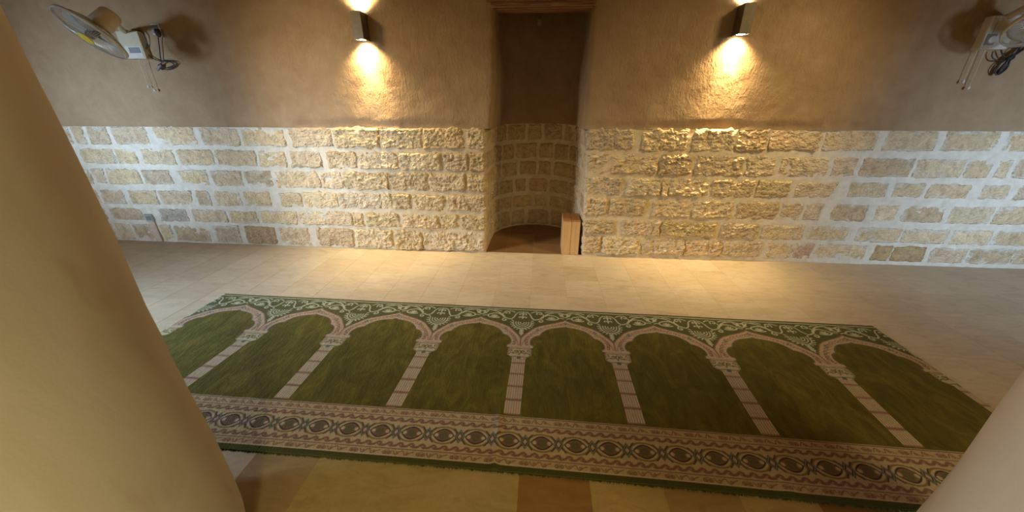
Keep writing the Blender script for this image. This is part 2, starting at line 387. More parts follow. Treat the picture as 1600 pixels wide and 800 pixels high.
SP = [
 A((-10,60),(80,145),(170,285),(310,512),(548,775),(805,1025),(1045,1292)) + [(452.5,517.5)] + B((182,425),(432,657),(666,885),(900,1003)) + Cc((50,300),(342,582),(600,836),(842,1000)) + [(1204,1282)] + D((165,440),(480,755),(785,1075),(1110,1330)),
 A((0,100),(125,312),(325,445),(475,660),(680,885),(895,1125),(1140,1300)) + [(453,502)] + B((138,302),(313,526),(540,767),(776,906),(914,1003)) + Cc((45,158),(188,422),(433,602),(618,880),(888,1045)) + [(1219,1294)] + D((205,332),(350,632),(645,895),(905,1040),(1062,1140),(1155,1400)),
 A((60,190),(200,265),(275,465),(478,642),(690,852),(872,1052),(1062,1215)) + [(429.5,499)] + B((113,220),(225,476),(485,692),(700,892),(904,1003)) + Cc((38,238),(268,440),(446,485),(490,692),(708,932),(940,1118)) + [(1245,1306)] + D((288,492),(518,682),(700,930),(982,1135),(1180,1420)),
 A((100,230),(250,378),(402,562),(575,768),(785,862),(888,1042),(1055,1208),(1260,1388)) + [(474,526)] + B((205,436),(442,494),(502,596),(612,772),(796,1003)) + Cc((32,160),(178,362),(398,602),(614,818),(833,1055),(1075,1182)) + [(1258,1286)] + D((200,387),(428,547),(573,790),(818,1042),(1070,1400)),
 A((140,280),(300,487),(578,737),(763,962),(975,1132),(1148,1360)) + [(466,507)] + B((138,277),(282,336),(353,532),(553,747),(758,852),(866,1003)) + Cc((26,197),(232,442),(445,724),(756,960),(966,1190)) + [(1261,1327)] + D((334,567),(577,812),(824,1046),(1056,1400)),
 A((180,320),(338,425),(438,542),(588,652),(662,862),(888,1035),(1068,1242)) + [(436,484)] + B((88,282),(295,500),(508,660),(668,1003)) + Cc((22,125),(130,335),(342,562),(566,760),(764,960),(988,1130)) + [(1240,1270)] + D((110,385),(414,512),(518,692),(715,908),(920,1152),(1160,1400)),
]
TINT = [(0.70, 0.545, 0.335), (0.67, 0.51, 0.305), (0.72, 0.575, 0.37), (0.66, 0.51, 0.335), (0.63, 0.50, 0.34), (0.685, 0.53, 0.31), (0.645, 0.485, 0.30)]
SPECIAL = {(5, 'ochre'): (0.55, 0.42, 0.2)}
def build_stone(s0, s1, z0f, place, depth, smear, tint, seed, rough=1.0, step=0.014, parent=None):
    w = s1-s0; zt, zb = z0f((s0+s1)/2); h = zt-zb
    nx, ny = max(6, int(w/step)), max(6, int(h/step)); rnd = random.Random(seed)
    v, f, sm = [], [], []
    jit = [rnd.uniform(-0.006, 0.006) for _ in range(8)]; tilt = rnd.uniform(-0.12, 0.12)
    for j in range(ny+1):
        for i in range(nx+1):
            u, t = i/nx, j/ny
            # rounded, wavering outline
            ss = s0 + w*u; a_, b_ = z0f(ss); zz = b_ + (a_-b_)*t
            ex, ez = min(u, 1-u)*w, min(t, 1-t)*h
            wob = (0.013+0.008*rough)*fbm((ss*14+seed, zz*14, 3.3), 0.8, 2)
            cx_, cz_ = (u-0.5)*2, (t-0.5)*2
            cr = 0.05*max(0, abs(cx_)**6*abs(cz_)**6)
            ss2 = ss - cx_*cr*w*0.5 + wob*abs(cx_)**3 + (jit[0] if u < .5 else jit[1])*abs(cx_)**3
            zz2 = zz - cz_*cr*h + wob*abs(cz_)**3 + (jit[2]*(1-u) + jit[3]*u)*abs(cz_)**4*0.6
            e = min(ex, ez); edge = min(1.0, e/(0.014+0.016*(0.5+fbm((ss*9, zz*9, seed+4), 0.8, 2))))
            prof = math.sin(edge*math.pi/2)
            st_ = abs(fbm((ss*9+seed, zz*38, seed*.3), 0.8, 3)); n1 = fbm((ss*11, zz*13, seed*1.7), 0.8, 3); n2 = fbm((ss*42, zz*46, seed*.7), 0.9, 2)
            gou = abs(fbm((ss*24+2*zz, zz*27, seed), 0.7, 2))
            d = depth*prof + rough*prof*(0.008*n1 + 0.006*n2 - 0.012*gou - 0.016*st_ + 0.011) + tilt*(t-0.5)*h*prof
            if e < 1e-9: d = -0.02
            v.append(place(ss2, d, zz2)); sm.append(smear*(1-min(1, e/0.05)) + smear*0.35 - 0.25 + 0.22*fbm((ss*7, zz*7, 9)))
    n = nx+1
    for j in range(ny):
        for i in range(nx): f.append((j*n+i, j*n+i+1, (j+1)*n+i+1, (j+1)*n+i))
    me = mesh('stone', v, f, True)
    at = me.attributes.new('smear', 'FLOAT', 'POINT'); at.data.foreach_set('value', sm)
    o = link('stone', me, M_STONE, parent); k = rnd.uniform(0.9, 1.1); o.color = (*[c*k for c in tint], 1)
    return o
random.seed(11)
sid = 0
for c, spans in enumerate(SP):
    for a, b in spans:
        sid += 1
        t, bt = [float(np.interp((a+b)/2, ST, [q[k] for q in CZ[c]])) for k in (0, 1)]
        x0, x1 = on_wall(a, (t+bt)/2)[0], on_wall(b, (t+bt)/2)[0]
        mid = (x0+x1)/2
        if mid < 0 and x1 > -0.56: x1 = jl((zst[c][0][0]), False) - 0.004
        if mid > 0 and x0 < 0.47: x0 = jr((zst[c][0][0]), False) + 0.004
        x0 -= 0.005; x1 += 0.005
        flank = min(1, max(0, (abs(mid+0.05)-1.7)/1.0))
        tint = random.choice(TINT); tint = tuple(a_*(1-.25*flank)+b_*.25*flank for a_, b_ in zip(tint, (.68, .545, .41))); smear = 0.20 + 0.26*flank + random.uniform(-0.05, 0.08); dep = 0.017 - 0.009*flank + random.uniform(-0.006, 0.008)*(1-.5*flank)
        if c >= 4: smear += 0.06
        if c == 5 and 1360 < a < 1420: tint, smear = (0.50, 0.36, 0.20), 0.05
        if c == 5 and 380 < a < 400: tint, smear = (0.48, 0.34, 0.2), 0.14
        if c == 5 and a > 1230 and a < 1245: tint = (0.55, 0.38, 0.27)
        if c == 4 and 1030 < a < 1040: tint, smear = (0.55, 0.43, 0.23), 0.04
        if c == 4 and a < 180: tint = (0.54, 0.42, 0.28)
        if c == 5 and 265 < a < 280: tint = (0.55, 0.44, 0.28)
        if c == 4 and 245 < a < 250: tint = (0.50, 0.43, 0.35)
        build_stone(x0, x1, (lambda x, c=c: course_z(c, x)), (lambda s, d, z: (s, -d, z)), dep, smear, tint, sid, 1.55-1.1*flank, 0.0085 if flank < 0.7 else 0.0125, wall_front)

# niche masonry: same courses carried round the curved back
PATH = niche_path(0.6, False, 0.02); PL = [0]
for p, q in zip(PATH, PATH[1:]): PL.append(PL[-1] + math.dist(p, q))
def on_path(s, d, z):
    px = float(np.interp(s, PL, [p[0] for p in PATH])); py = float(np.interp(s, PL, [p[1] for p in PATH]))
    qx = float(np.interp(s+0.01, PL, [p[0] for p in PATH])); qy = float(np.interp(s+0.01, PL, [p[1] for p in PATH]))
    rx_ = float(np.interp(s-0.01, PL, [p[0] for p in PATH])); ry = float(np.interp(s-0.01, PL, [p[1] for p in PATH]))
    tx, ty = qx-rx_, qy-ry; L = math.hypot(tx, ty) or 1
    k = (jr(z, False)-jl(z, False))/(jr(0.6, False)-jl(0.6, False)); 
    nx_, ny_ = ty/L, -tx/L
    x = px + nx_*d; y = py + ny_*d
    return (CX + (x-CX)*k, y, z)
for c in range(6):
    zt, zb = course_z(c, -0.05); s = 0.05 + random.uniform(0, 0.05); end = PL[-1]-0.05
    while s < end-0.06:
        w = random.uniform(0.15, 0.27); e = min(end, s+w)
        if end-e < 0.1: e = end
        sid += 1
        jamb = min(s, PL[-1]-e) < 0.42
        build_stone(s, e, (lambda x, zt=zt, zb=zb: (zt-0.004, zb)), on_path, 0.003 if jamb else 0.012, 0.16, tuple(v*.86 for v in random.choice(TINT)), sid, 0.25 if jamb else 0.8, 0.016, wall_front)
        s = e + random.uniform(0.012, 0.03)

# remaining shell (outside the frame, shapes the light)
M_SHELL = M_PLASTER
wl = link('wall_left', bm_mesh('wall_left', box_bm(-6.6, -6.3, -7, 0.2, 0, 3.3)), M_SHELL); tag(wl, kind='structure')
wr = link('wall_right', bm_mesh('wall_right', box_bm(6.3, 6.6, -7, 0.2, 0, 3.3)), M_SHELL); tag(wr, kind='structure')
ce = link('ceiling', bm_mesh('ceiling', box_bm(-6.6, 6.6, -7, 0.2, 3.3, 3.5)), M_SHELL); tag(ce, kind='structure')

# ------------------------------------------------------------------ lintel
lin = empty('lintel', (-0.03, 0, 2.1)); tag(lin, 'dark brown layered timber lintel across the head of the tall niche', 'lintel')
def plank(x0, x1, y0, y1, z0, z1, s):
    b = box_bm(x0, x1, y0, y1, z0, z1, 0.003); bmesh.ops.subdivide_edges(b, edges=[e for e in b.edges if abs((e.verts[0].co-e.verts[1].co).x) > .3], cuts=14)
    for v in b.verts: v.co.z += 0.004*fbm((v.co.x*6, s, v.co.y*5)); v.co.y += 0.004*fbm((v.co.x*5, s+4, 1))
    o = link('plank', bm_mesh('plank', b, False), M_LINTEL, lin); o.matrix_parent_inverse = Matrix.Translation(-lin.location); return o
plank(-0.47, 0.395, -0.035, 0.12, 2.142, 2.20, 1)
plank(-0.435, 0.385, -0.028, 0.12, 2.121, 2.141, 2)
plank(-0.412, 0.372, -0.020, 0.12, 2.108, 2.120, 3)
plank(-0.405, 0.365, -0.010, 0.12, 2.094, 2.107, 4)

# ------------------------------------------------------------------ columns
def column(x, y, label):
    prof = []
    for k in range(34):
        z = 3.3*k/33; r = 0.42 + 0.004*fbm((z*2, x, 0))
        if z < 0.02: r -= 0.012
        prof.append((r, z))
    b = lathe_bm(prof, 72)
    for v in b.verts:
        n = 0.006*fbm((v.co.x*2.2+x, v.co.y*2.2, v.co.z*1.8), 0.8, 3); L = math.hypot(v.co.x, v.co.y)
        if L > .01: v.co.x *= 1+n/L; v.co.y *= 1+n/L
    o = link('column', bm_mesh('column', b, True), M_COL); o.location = (x, y, 0); tag(o, label, 'column'); return o
column(-1.30, -2.914, 'stout round cream plastered column filling the left foreground')
column(1.384, -2.914, 'stout round pale plastered column at the lower right corner')

# ------------------------------------------------------------------ wall lamps
def lamp(x0, label):
    w, d, z0, z1 = 0.08, 0.12, 1.888, 2.080
    root = empty('wall_lamp', (x0+w/2, 0, z0)); tag(root, label, 'lamp', 'up and down wall lamps')
    inv = Matrix.Translation(-root.location)
    def P(name, b, m, parent=root, smooth=False):
        o = link(name, bm_mesh(name, b, smooth), m, parent)
        if parent is root: o.matrix_parent_inverse = inv
        return o
    b = bmesh.new(); th = 0.004
    box_bm(x0, x0+w, -d-0.015, -d-0.015+th, z0, z1, 0.001, 1, b); box_bm(x0, x0+w, -0.019, -0.015, z0, z1, 0.001, 1, b)
    box_bm(x0, x0+th, -d-0.011, -0.019, z0, z1, 0, 1, b); box_bm(x0+w-th, x0+w, -d-0.011, -0.019, z0, z1, 0, 1, b)
    P('body', b, M_BRONZE)
    P('back_plate', box_bm(x0+0.008, x0+w-0.008, -0.016, 0.01, z0+0.015, z1-0.015, 0.002), M_BRONZE)
    for nm, z, s in (('lower_lens', z0+0.005, -1), ('upper_lens', z1-0.005, 1)):
        cyl = lathe_bm([(0.0, z+s*0.002), (0.026, z+s*0.002), (0.03, z), (0.03, z-s*0.01)], 24, Matrix.Translation((x0+w/2, -d/2-0.015, 0)), cap=False)
        P(nm, cyl, M_LED, smooth=True)
        fr = lathe_bm([(0.03, z+s*0.001), (0.0345, z+s*0.001), (0.0345, z-s*0.012), (0.03, z-s*0.012)], 24, Matrix.Translation((x0+w/2, -d/2-0.015, 0)), cap=False)
        P('trim_ring', fr, M_BRONZE)
        for k, (size, blend, e, tilt) in enumerate(((56, 0.9, 82.0, 1), (125, 1.0, 62.0, 24))):
            l = bpy.data.lights.new('lamp_beam', 'SPOT'); l.energy = e*(1.0 if s < 0 else 0.8); l.color = WARM; l.spot_size = math.radians(size); l.spot_blend = blend; l.shadow_soft_size = 0.02
            lo = bpy.data.objects.new('lamp_beam', l); COL.objects.link(lo); lo.location = (x0+w/2, -d/2-0.015, z+s*0.012)
            lo.rotation_euler = (math.radians(tilt) if s < 0 else math.pi-math.radians(tilt), 0, 0); lo.parent = root; lo.matrix_parent_inverse = inv
    return root
lamp(-1.54, 'bronze box wall lamp shining up and down, nearer the fan with the yellow badge')
lamp(1.437, 'bronze box wall lamp shining up and down, nearer the fan with the bundled cord')

# ------------------------------------------------------------------ wooden box in the niche
bx = empty('wooden_box', (0.32, 0.12, 0)); tag(bx, 'small upright pine box with a darker top standing at the mouth of the niche', 'box')
inv = Matrix.Translation(-bx.location)
def bp(name, b, m):
    o = link(name, bm_mesh(name, b), m, bx); o.matrix_parent_inverse = inv; return o
x0, x1, y0, y1, H = 0.236, 0.404, -0.006, 0.25, 0.362
bp('front_board', box_bm(x0, 0.3185, y0, y0+0.018, 0.001, H-0.0125, 0.003), M_PINE)
bp('front_board', box_bm(0.3215, x1, y0, y0+0.018, 0.001, H-0.0125, 0.003), M_PINE)
bp('side_board', box_bm(x0, x0+0.018, y0+0.0185, y1, 0.001, H-0.0125, 0.0015), M_PINE)
bp('side_board', box_bm(x1-0.018, x1, y0+0.0185, y1, 0.001, H-0.0125, 0.0015), M_PINE)
bp('back_board', box_bm(x0+0.0185, x1-0.0185, y1-0.018, y1, 0.001, H-0.0125, 0.0015), M_PINE_DARK)
bp('inner_batten', box_bm(0.306, 0.334, y0+0.0185, y0+0.03, 0.004, H-0.013, 0.001), M_PINE_DARK)
for k in range(2):
    bp('top_board', box_bm(x0+k*0.0845, x0+k*0.0845+0.0835, y0, y1, H-0.012, H, 0.0015), M_PINE_DARK)

# ------------------------------------------------------------------ scrap of paper on the niche back
pt = box_bm(-0.022, 0.022, -0.003, 0.0, -0.028, 0.028, 0.0006)
for v in pt.verts: v.co.y += 0.004*math.sin(v.co.x*90)
o = link('paper_scrap', bm_mesh('paper_scrap', pt), M_PAPER); o.location = tuple(on_wall(843, 35, 0.918)); o.rotation_euler = (0, 0.1, 0)
tag(o, 'small pale paper scrap stuck high on the dark niche back', 'paper')

# ------------------------------------------------------------------ wall fans
def wall_fan(c, n, br, label, roll, right=False):
    c = Vector(c); n = Vector(n).normalized()
    bx0, bx1, bz0, bz1 = br
    root = empty('wall_fan', ((bx0+bx1)/2, -0.02, bz0)); tag(root, label, 'fan', 'oscillating wall fans'); inv = Matrix.Translation(-root.location)
    def P(name, b, m, smooth=False, parent=root):
        o = link(name, bm_mesh(name, b, smooth), m, parent)
        if parent is root: o.matrix_parent_inverse = inv
        return o
    q = n.to_track_quat('Z', 'Y'); M = Matrix.Translation(c) @ q.to_matrix().to_4x4() @ Matrix.Rotation(roll, 4, 'Z')
    R = 0.2
    # bracket on the wall
    bk = P('bracket', box_bm(bx0, bx1, -0.072, -0.004, bz0, bz1, 0.008, 2), M_WHITE if right else M_IVORY)  # whiter plastic on the right bracket stands in for brighter light there
    if right: P('cover_strip', box_bm(bx0+0.036, bx0+0.039, -0.0728, -0.0715, bz0+0.10, bz1-0.008), M_GREYP)
    P('wall_plate', box_bm(bx0-0.004, bx1+0.004, -0.012, 0.012, bz0-0.004, bz1+0.004, 0.003), M_IVORY)
    if right:
        P('control_panel', box_bm(bx0+0.012, bx0+0.075, -0.077, -0.070, bz0+0.028, bz0+0.098, 0.002), M_GREYP)
        kb = lathe_bm([(0.024, 0), (0.024, 0.010), (0.020, 0.014), (0, 0.014)], 24, Matrix.Translation((bx0+0.044, -0.076, bz0+0.062)) @ Matrix.Rotation(math.pi/2, 4, 'X'))
        P('dial', kb, M_WHITE, True)
    else:
        lab = P('label_plate', box_bm(bx0+0.04, bx1-0.012, -0.076, -0.070, bz0+0.008, bz0+0.10, 0.003), M_WHITE)
        pic = P('control_panel', box_bm(bx0+0.075, bx1-0.025, -0.079, -0.074, bz0+0.045, bz0+0.088, 0.002), M_GREYP)
    # neck and motor
    top = Vector(((bx0+bx1)/2, -0.04, bz1-0.015))
    back = c - n*0.20
    P('neck', tube_bm(spline([top, top+Vector((0, -0.05, 0.012)), back*0.6+top*0.4 + Vector((0, -0.03, 0.0)), back + n*0.03], 5), 0.020, 10), M_IVORY, True)
    P('motor_housing', lathe_bm([(0.0, -0.22), (0.052, -0.218), (0.062, -0.205), (0.068, -0.10), (0.060, -0.066), (0.0, -0.062)], 32, M), M_IVORY, True)
    # guards
    def guard(name, z_in, z_out, nw):
        b = bmesh.new()
        for k in range(nw):
            a = 2*math.pi*k/nw
            pts = []
            for t in (0, .25, .5, .75, 1):
                r = 0.045+(R-0.004-0.045)*t; z = z_in + (z_out-z_in)*(t**2.6)
                pts.append(M @ Vector((r*math.cos(a), r*math.sin(a), z)))
            tube_bm(pts, 0.00085, 4, b)
        for t in (0.0, 0.55):
            r = 0.045+(R-0.049)*t; z = z_in + (z_out-z_in)*(t**2.6)
            tube_bm([M @ Vector((r*math.cos(2*math.pi*k/40), r*math.sin(2*math.pi*k/40), z)) for k in range(40)], 0.0014, 4, b, True)
        return P(name, b, M_WIRE)
    guard('rear_guard', -0.062, -0.008, 84); fg = guard('front_guard', 0.050, 0.008, 84)
    rim = lathe_bm([(R-0.004, -0.011), (R+0.003, -0.011), (R+0.004, 0), (R+0.003, 0.011), (R-0.004, 0.011)], 72, M, cap=False)
    P('guard_rim', rim, M_RIM, True)
    P('front_badge', lathe_bm([(0.046, 0.048), (0.046, 0.053), (0.040, 0.056), (0, 0.056)], 28, M), M_YELLOW if not right else M_GREYP, True)
    P('hub', lathe_bm([(0.030, -0.06), (0.030, 0.018), (0.022, 0.03), (0, 0.032)], 20, M), M_GREYP, True)
    for k in range(3):
        b = bmesh.new(); g = []
        for i in range(9):
            r = 0.028 + 0.145*i/8; row = []
            half = math.radians(16 + 34*math.sin(math.pi*min(1, i/8*0.72+.1)))
            for j in range(7):
                a = -half + 2*half*j/6; z = 0.020*math.sin(a/half*1.1)*(1-0.25*i/8) - 0.02
                row.append(b.verts.new(M @ Vector((r*math.cos(a+k*2.0944), r*math.sin(a+k*2.0944), z))))
            g.append(row)
        for i in range(8):
            for j in range(6): b.faces.new((g[i][j], g[i][j+1], g[i+1][j+1], g[i+1][j]))
        bmesh.ops.recalc_face_normals(b, faces=b.faces)
        bmesh.ops.solidify(b, geom=list(b.faces), thickness=0.002)
        P('blade', b, M_BLADE, True)
    return root, P
LB = (-3.70, -3.495, 1.772, 1.985); RB = (3.19, 3.375, 1.775, 1.988)
lf, PL_ = wall_fan((-3.304, -0.587, 1.877), (-0.291, -0.659, -0.693), LB, 'ivory wall fan with a yellow badge on its guard, beside the small pale wall socket', 0.3)
rf, PR_ = wall_fan((3.158, -0.463, 1.888), (-0.045, -0.585, -0.81), RB, 'ivory wall fan with a round dial on its bracket and a bundled black cord below', 0.1, True)
def pulls(P, tops, ends):
    for (a, b_) in zip(tops, ends):
        o = P('pull_cord', tube_bm([a, b_], 0.0022, 5), M_CORD)
        e = Vector(b_)
        bd = lathe_bm([(0, 0.012), (0.007, 0.010), (0.010, 0.0), (0.009, -0.008), (0, -0.012)], 14, Matrix.Translation(e))
        bo = link('pull_knob', bm_mesh('pull_knob', bd, True), M_WHITE, o)
pulls(PL_, [(-3.60, -0.05, 1.775), (-3.55, -0.05, 1.775)], [(-3.60, -0.05, 1.553), (-3.55, -0.05, 1.522)])
pulls(PR_, [(3.20, -0.05, 1.778), (3.255, -0.05, 1.778)], [(3.205, -0.05, 1.565), (3.262, -0.05, 1.522)])
# left cord: socket plug -> coil -> bracket
def W(x, y, Y): p = on_wall(x, y, Y); return Vector(p)
cord = [W(247, 56, -0.05), W(249, 75, -0.045), W(252, 94, -0.045), W(262, 94, -0.06), W(276, 98, -0.05), W(268, 107, -0.04), W(252, 108, -0.05), W(250, 100, -0.06), W(262, 96, -0.045), W(272, 101, -0.055), W(260, 106, -0.045), W(247, 103, -0.05), W(253, 97, -0.055), W(240, 92, -0.045), W(229, 82, -0.04), W(229, 66, -0.045), W(224, 53, -0.05), W(215, 47.5, -0.05), W(206, 50.5, -0.05)]
co = PL_('power_cord', tube_bm(spline(cord, 8), 0.0042, 6), M_BLACK, True)
PL_('cord_tie', tube_bm([W(246, 109, -0.05), W(252, 101, -0.052)], 0.011, 8), M_GREYP, True)
p = W(248, 51, -0.05)
plug = lathe_bm([(0, 0.028), (0.018, 0.026), (0.022, 0.0), (0.018, -0.022), (0.007, -0.034), (0, -0.036)], 16, Matrix.Translation((p.x, -0.058, p.z)))
PL_('plug', plug, M_BLACK, True)
skt = empty('wall_socket', (-3.36, -0.014, 1.96)); tag(skt, 'small pale wall socket with a black plug, high on the brown plaster beside a fan', 'socket')
o = link('socket_plate', bm_mesh('socket_plate', box_bm(-0.04, 0.04, -0.012, 0.012, 0, 0.08, 0.003)), M_WHITE, skt)
o = link('socket_face', bm_mesh('socket_face', box_bm(-0.03, 0.03, -0.020, -0.0125, 0.010, 0.070, 0.002)), M_GREYP, skt)
# right cord: loops below the bracket and a bundle
c1 = [W(1552, 80, -0.05), W(1550, 88, -0.05), W(1557, 94, -0.06), W(1572, 93, -0.06), W(1566, 84, -0.05), W(1563, 74, -0.05)]
PR_('power_cord', tube_bm(spline(c1, 8), 0.0042, 6), M_BLACK, True)
bnd = bmesh.new()
for k in range(5):
    dx, dy = 3.0*math.sin(k*2.1), 2.5*math.cos(k*1.7)
    tube_bm(spline([W(1612+dx, 66+dy, -.07), W(1592+dx, 78+dy, -.06-.006*k), W(1577, 91+dy*.5, -.055-.006*k), W(1566+dx, 102+dy, -.05-.006*k), W(1556+dx, 112+dy, -.05), W(1560+dx*.6, 116, -.06), W(1571+dx, 104+dy, -.065-.004*k), W(1581, 91, -.06-.006*k), W(1600+dx, 73+dy, -.06), W(1614+dx, 64+dy, -.06)], 7), 0.0042, 6, bnd)
PR_('cord_bundle', bnd, M_BLACK, True)
PR_('cord_tie', tube_bm([W(1574, 94, -0.066), W(1582, 88, -0.068)], 0.019, 10), M_BLACK, True)

# ------------------------------------------------------------------ low socket in the dado
p = on_wall(233, 340.5, -0.02)
ls = empty('low_socket', (p[0], -0.012, p[2]-0.04)); tag(ls, 'small grey socket set low among the pale dado stones above a beige strip', 'socket')
link('socket_plate', bm_mesh('socket_plate', box_bm(-0.042, 0.042, -0.014, 0.014, 0, 0.082, 0.003)), simple('steel', (0.42, 0.41, 0.39), 0.35, 0.4), ls)
link('socket_face', bm_mesh('socket_face', box_bm(-0.026, 0.026, -0.019, -0.0145, 0.018, 0.062, 0.002)), M_GREYP, ls)
link('pipe_cover', bm_mesh('pipe_cover', box_bm(-0.036, 0.036, -0.008, 0.02, -p[2]+0.045, -0.001, 0.004)), simple('beige_render', (0.58, 0.45, 0.32), 0.9), ls)

# ------------------------------------------------------------------ prayer rug
RA = -0.6065739 * math.pi/180
e_ = np.array([math.cos(RA), math.sin(RA)]); n_ = np.array([-math.sin(RA), math.cos(RA)]); RO = np.array([-2.4944, -1.0551])
DU = 0.003; LW = 0.6; NL = 8
vrows = np.unique(np.round(np.concatenate([np.arange(0, 0.585, 0.0027), np.arange(0.585, 0.985, 0.008), np.arange(0.985, 1.2675, 0.0025), [1.2675]]), 5))
NU = int(NL*LW/DU)
def sst(d, w=0.0014): return np.clip(0.5 - d/(2*w), 0, 1)
def seg_d(X, Y, pts):
    d = np.full(X.shape, 9.0)
    for (ax, ay), (bx_, by) in zip(pts, pts[1:]):
        vx, vy = bx_-ax, by-ay; L = vx*vx+vy*vy+1e-12
        t = np.clip(((X-ax)*vx+(Y-ay)*vy)/L, 0, 1); d = np.minimum(d, np.hypot(X-ax-t*vx, Y-ay-t*vy))
    return d
def cr(pts, n=7): return [(p.x, p.y) for p in spline([(a, b, 0) for a, b in pts], n)]
def spiral(cx, cy, r0, r1, a0, a1, n=26): return [(cx+(r0+(r1-r0)*k/n)*math.cos(a0+(a1-a0)*k/n), cy+(r0+(r1-r0)*k/n)*math.sin(a0+(a1-a0)*k/n)) for k in range(n+1)]
GREEN = np.array((0.130, 0.106, 0.016)); EDGE = np.array((0.075, 0.075, 0.018)); TAN = np.array((0.50, 0.385, 0.22)); PINK = np.array((0.49, 0.36, 0.24))
BROWN = np.array((0.20, 0.105, 0.065)); MAUVE = np.array((0.235, 0.125, 0.085)); DARK = np.array((0.055, 0.035, 0.045)); WHITE = np.array((0.50, 0.49, 0.34))
BLUE = np.array((0.10, 0.15, 0.16)); GOLD = np.array((0.27, 0.20, 0.06)); TEAL = np.array((0.06, 0.14, 0.11)); PALE = np.array((0.52, 0.43, 0.28)); SPG = np.array((0.10, 0.10, 0.034))
def over(c, a, col): c += a[..., None]*(col-c)
def lane_tile():
    """half a lane, mirrored on either side of each pillar"""
    xs = np.arange(0, 101)*DU; X, Y = np.meshgrid(xs, vrows)
    c = np.empty(X.shape+(3,)); c[:] = GREEN
    field = np.ones(X.shape)
    outer = np.interp(xs, [0, .02, .05, .082, .12, .17, .24, .285, .3], [.366, .33, .292, .250, .223, .2005, .172, .150, .135])
    ov = outer[None, :]
    inner = cr([(.3, .212), (.285, .222), (.228, .236), (.19, .25), (.164, .268), (.136, .300), (.123, .328)], 6) + cr([(.123, .328), (.098, .338), (.078, .358), (.066, .385), (.064, .41), (.07, .428), (.084, .437), (.084, .456)], 6)
    poly = [(0, .366)] + list(zip(xs, outer)) + inner + [(0, .456)]
    px_ = np.array([p[0] for p in poly]); py_ = np.array([p[1] for p in poly]); ins = np.zeros(X.shape, bool); j = len(poly)-1
    for i in range(len(poly)):
        cnd = ((py_[i] > Y) != (py_[j] > Y)) & (X < (px_[j]-px_[i])*(Y-py_[i])/(py_[j]-py_[i]+1e-12)+px_[i]); ins ^= cnd; j = i
    # spandrel
    sp = (Y < ov); c[sp] = SPG; field[sp] = 0.25
    S = []
    S += [(cr([(.054, .092), (.066, .128), (.086, .148), (.112, .140), (.138, .122), (.158, .088), (.185, .062), (.216, .048), (.252, .04), (.278, .05), (.284, .072), (.268, .086)]), .0036)]
    S += [(spiral(.122, .066, .025, .004, 2.6, 9.0), .0034), (cr([(.144, .075), (.146, .098), (.13, .118)]), .003)]
    S += [(cr([(.158, .098), (.178, .082), (.205, .082), (.235, .092), (.252, .108), (.246, .128), (.222, .138), (.19, .14), (.17, .134)]), .0036)]
    for a in (-2.7, -2.2, -1.6, -1.0, -.4): S += [([(.205, .132), (.205+.026*math.cos(a), .132+.03*math.sin(a))], .0032)]
    S += [(spiral(.126, .160, .02, .004, -1.2, 4.6), .0034)]
    for k, r in enumerate((.013, .029, .046, .063)):
        S += [([(r*math.sin(t)*1.0, .19+(r*1.05)*math.cos(t)) for t in np.linspace(0, 2.0-.1*k, 14)], .0027)]
    for t in np.linspace(.35, 1.9, 6): S += [([(.068*math.sin(t), .192+.070*math.cos(t)), (.082*math.sin(t+.06), .192+.083*math.cos(t+.06))], .0032)]
    S += [([(0, .05), (0, .14)], .003), (spiral(.018, .085, .016, .003, 3.0, 7.5, 14), .003), (spiral(.02, .125, .014, .003, 3.2, 7.0, 14), .003), (cr([(.01, .055), (.03, .058), (.046, .075), (.054, .092)]), .003)]
    for yy in (.275, .292, .308, .324): S += [([(0, yy), (.011, yy-.010)], .0036)]
    S += [([(0, .27), (0, .335)], .003)]
    for t in (0, .33, .66, 1): S += [([(.256+.02*t, .056+.03*t), (.268+.028*t, .066+.034*t)], .0035)]
    S += [(spiral(.292, .062, .016, .003, 2.0, 6.3, 12), .003), (cr([(.255, .115), (.272, .112), (.288, .118)]), .003)]
    S += [(cr([(.16, .05), (.185, .038), (.215, .036)]), .0032), (cr([(.06, .06), (.08, .046), (.1, .042)]), .003)]
    aw = np.zeros(X.shape)
    for pts, w in S: aw = np.maximum(aw, sst(seg_d(X, Y, pts)-w*1.32))
    aw *= sst(Y-(ov-.011)) * (Y > .033); over(c, aw, WHITE)
    over(c, sst(np.abs(Y-.0205)-.0042), WHITE)
    c[Y < .0125] = EDGE
    # arch band
    over(c, ins.astype(float), PINK); field[ins] = 0
    od = seg_d(X, Y, [(0, .366)]+list(zip(xs, outer))); idn = seg_d(X, Y, inner)
    curl = np.zeros(X.shape)
    mid = [(.045, .425), (.04, .38), (.06, .335), (.105, .285), (.165, .235), (.24, .205), (.29, .185)]
    for k, (mx, my) in enumerate(cr(mid, 3)):
        s = 1 if k % 2 else -1
        curl = np.maximum(curl, sst(seg_d(X, Y, spiral(mx, my, .016, .003, s*1.0, s*6.5, 14))-.0022))
    curl = np.maximum(curl, sst(seg_d(X, Y, cr([(.01, .44), (.02, .40), (.03, .37)]))-.002))
    over(c, curl*ins*sst(.012-np.minimum(od, idn)), BROWN)
    over(c, sst(od-.0035)*(Y > .1), BROWN*1.3); over(c, sst(idn-.0035), np.array((.16, .125, .10)))
    over(c, sst(np.abs(X)-.004)*ins, BROWN*1.2)
    over(c, sst(np.abs(Y-.45)-.008)*(X < .083), PINK*1.1)
    for fx, fy in ((.108, .268), (.3, .176)):
        r = np.hypot(X-fx, (Y-fy)*.8); a = np.arctan2(Y-fy, X-fx)
        over(c, sst(r-(.010+.005*np.cos(4*a)), .002), BLUE); over(c, sst(r-.003), PALE)
    # capital
    hw = np.interp(vrows, [.459, .464, .532, .540, .566], [.068, .074, .075, .064, .038])[:, None]
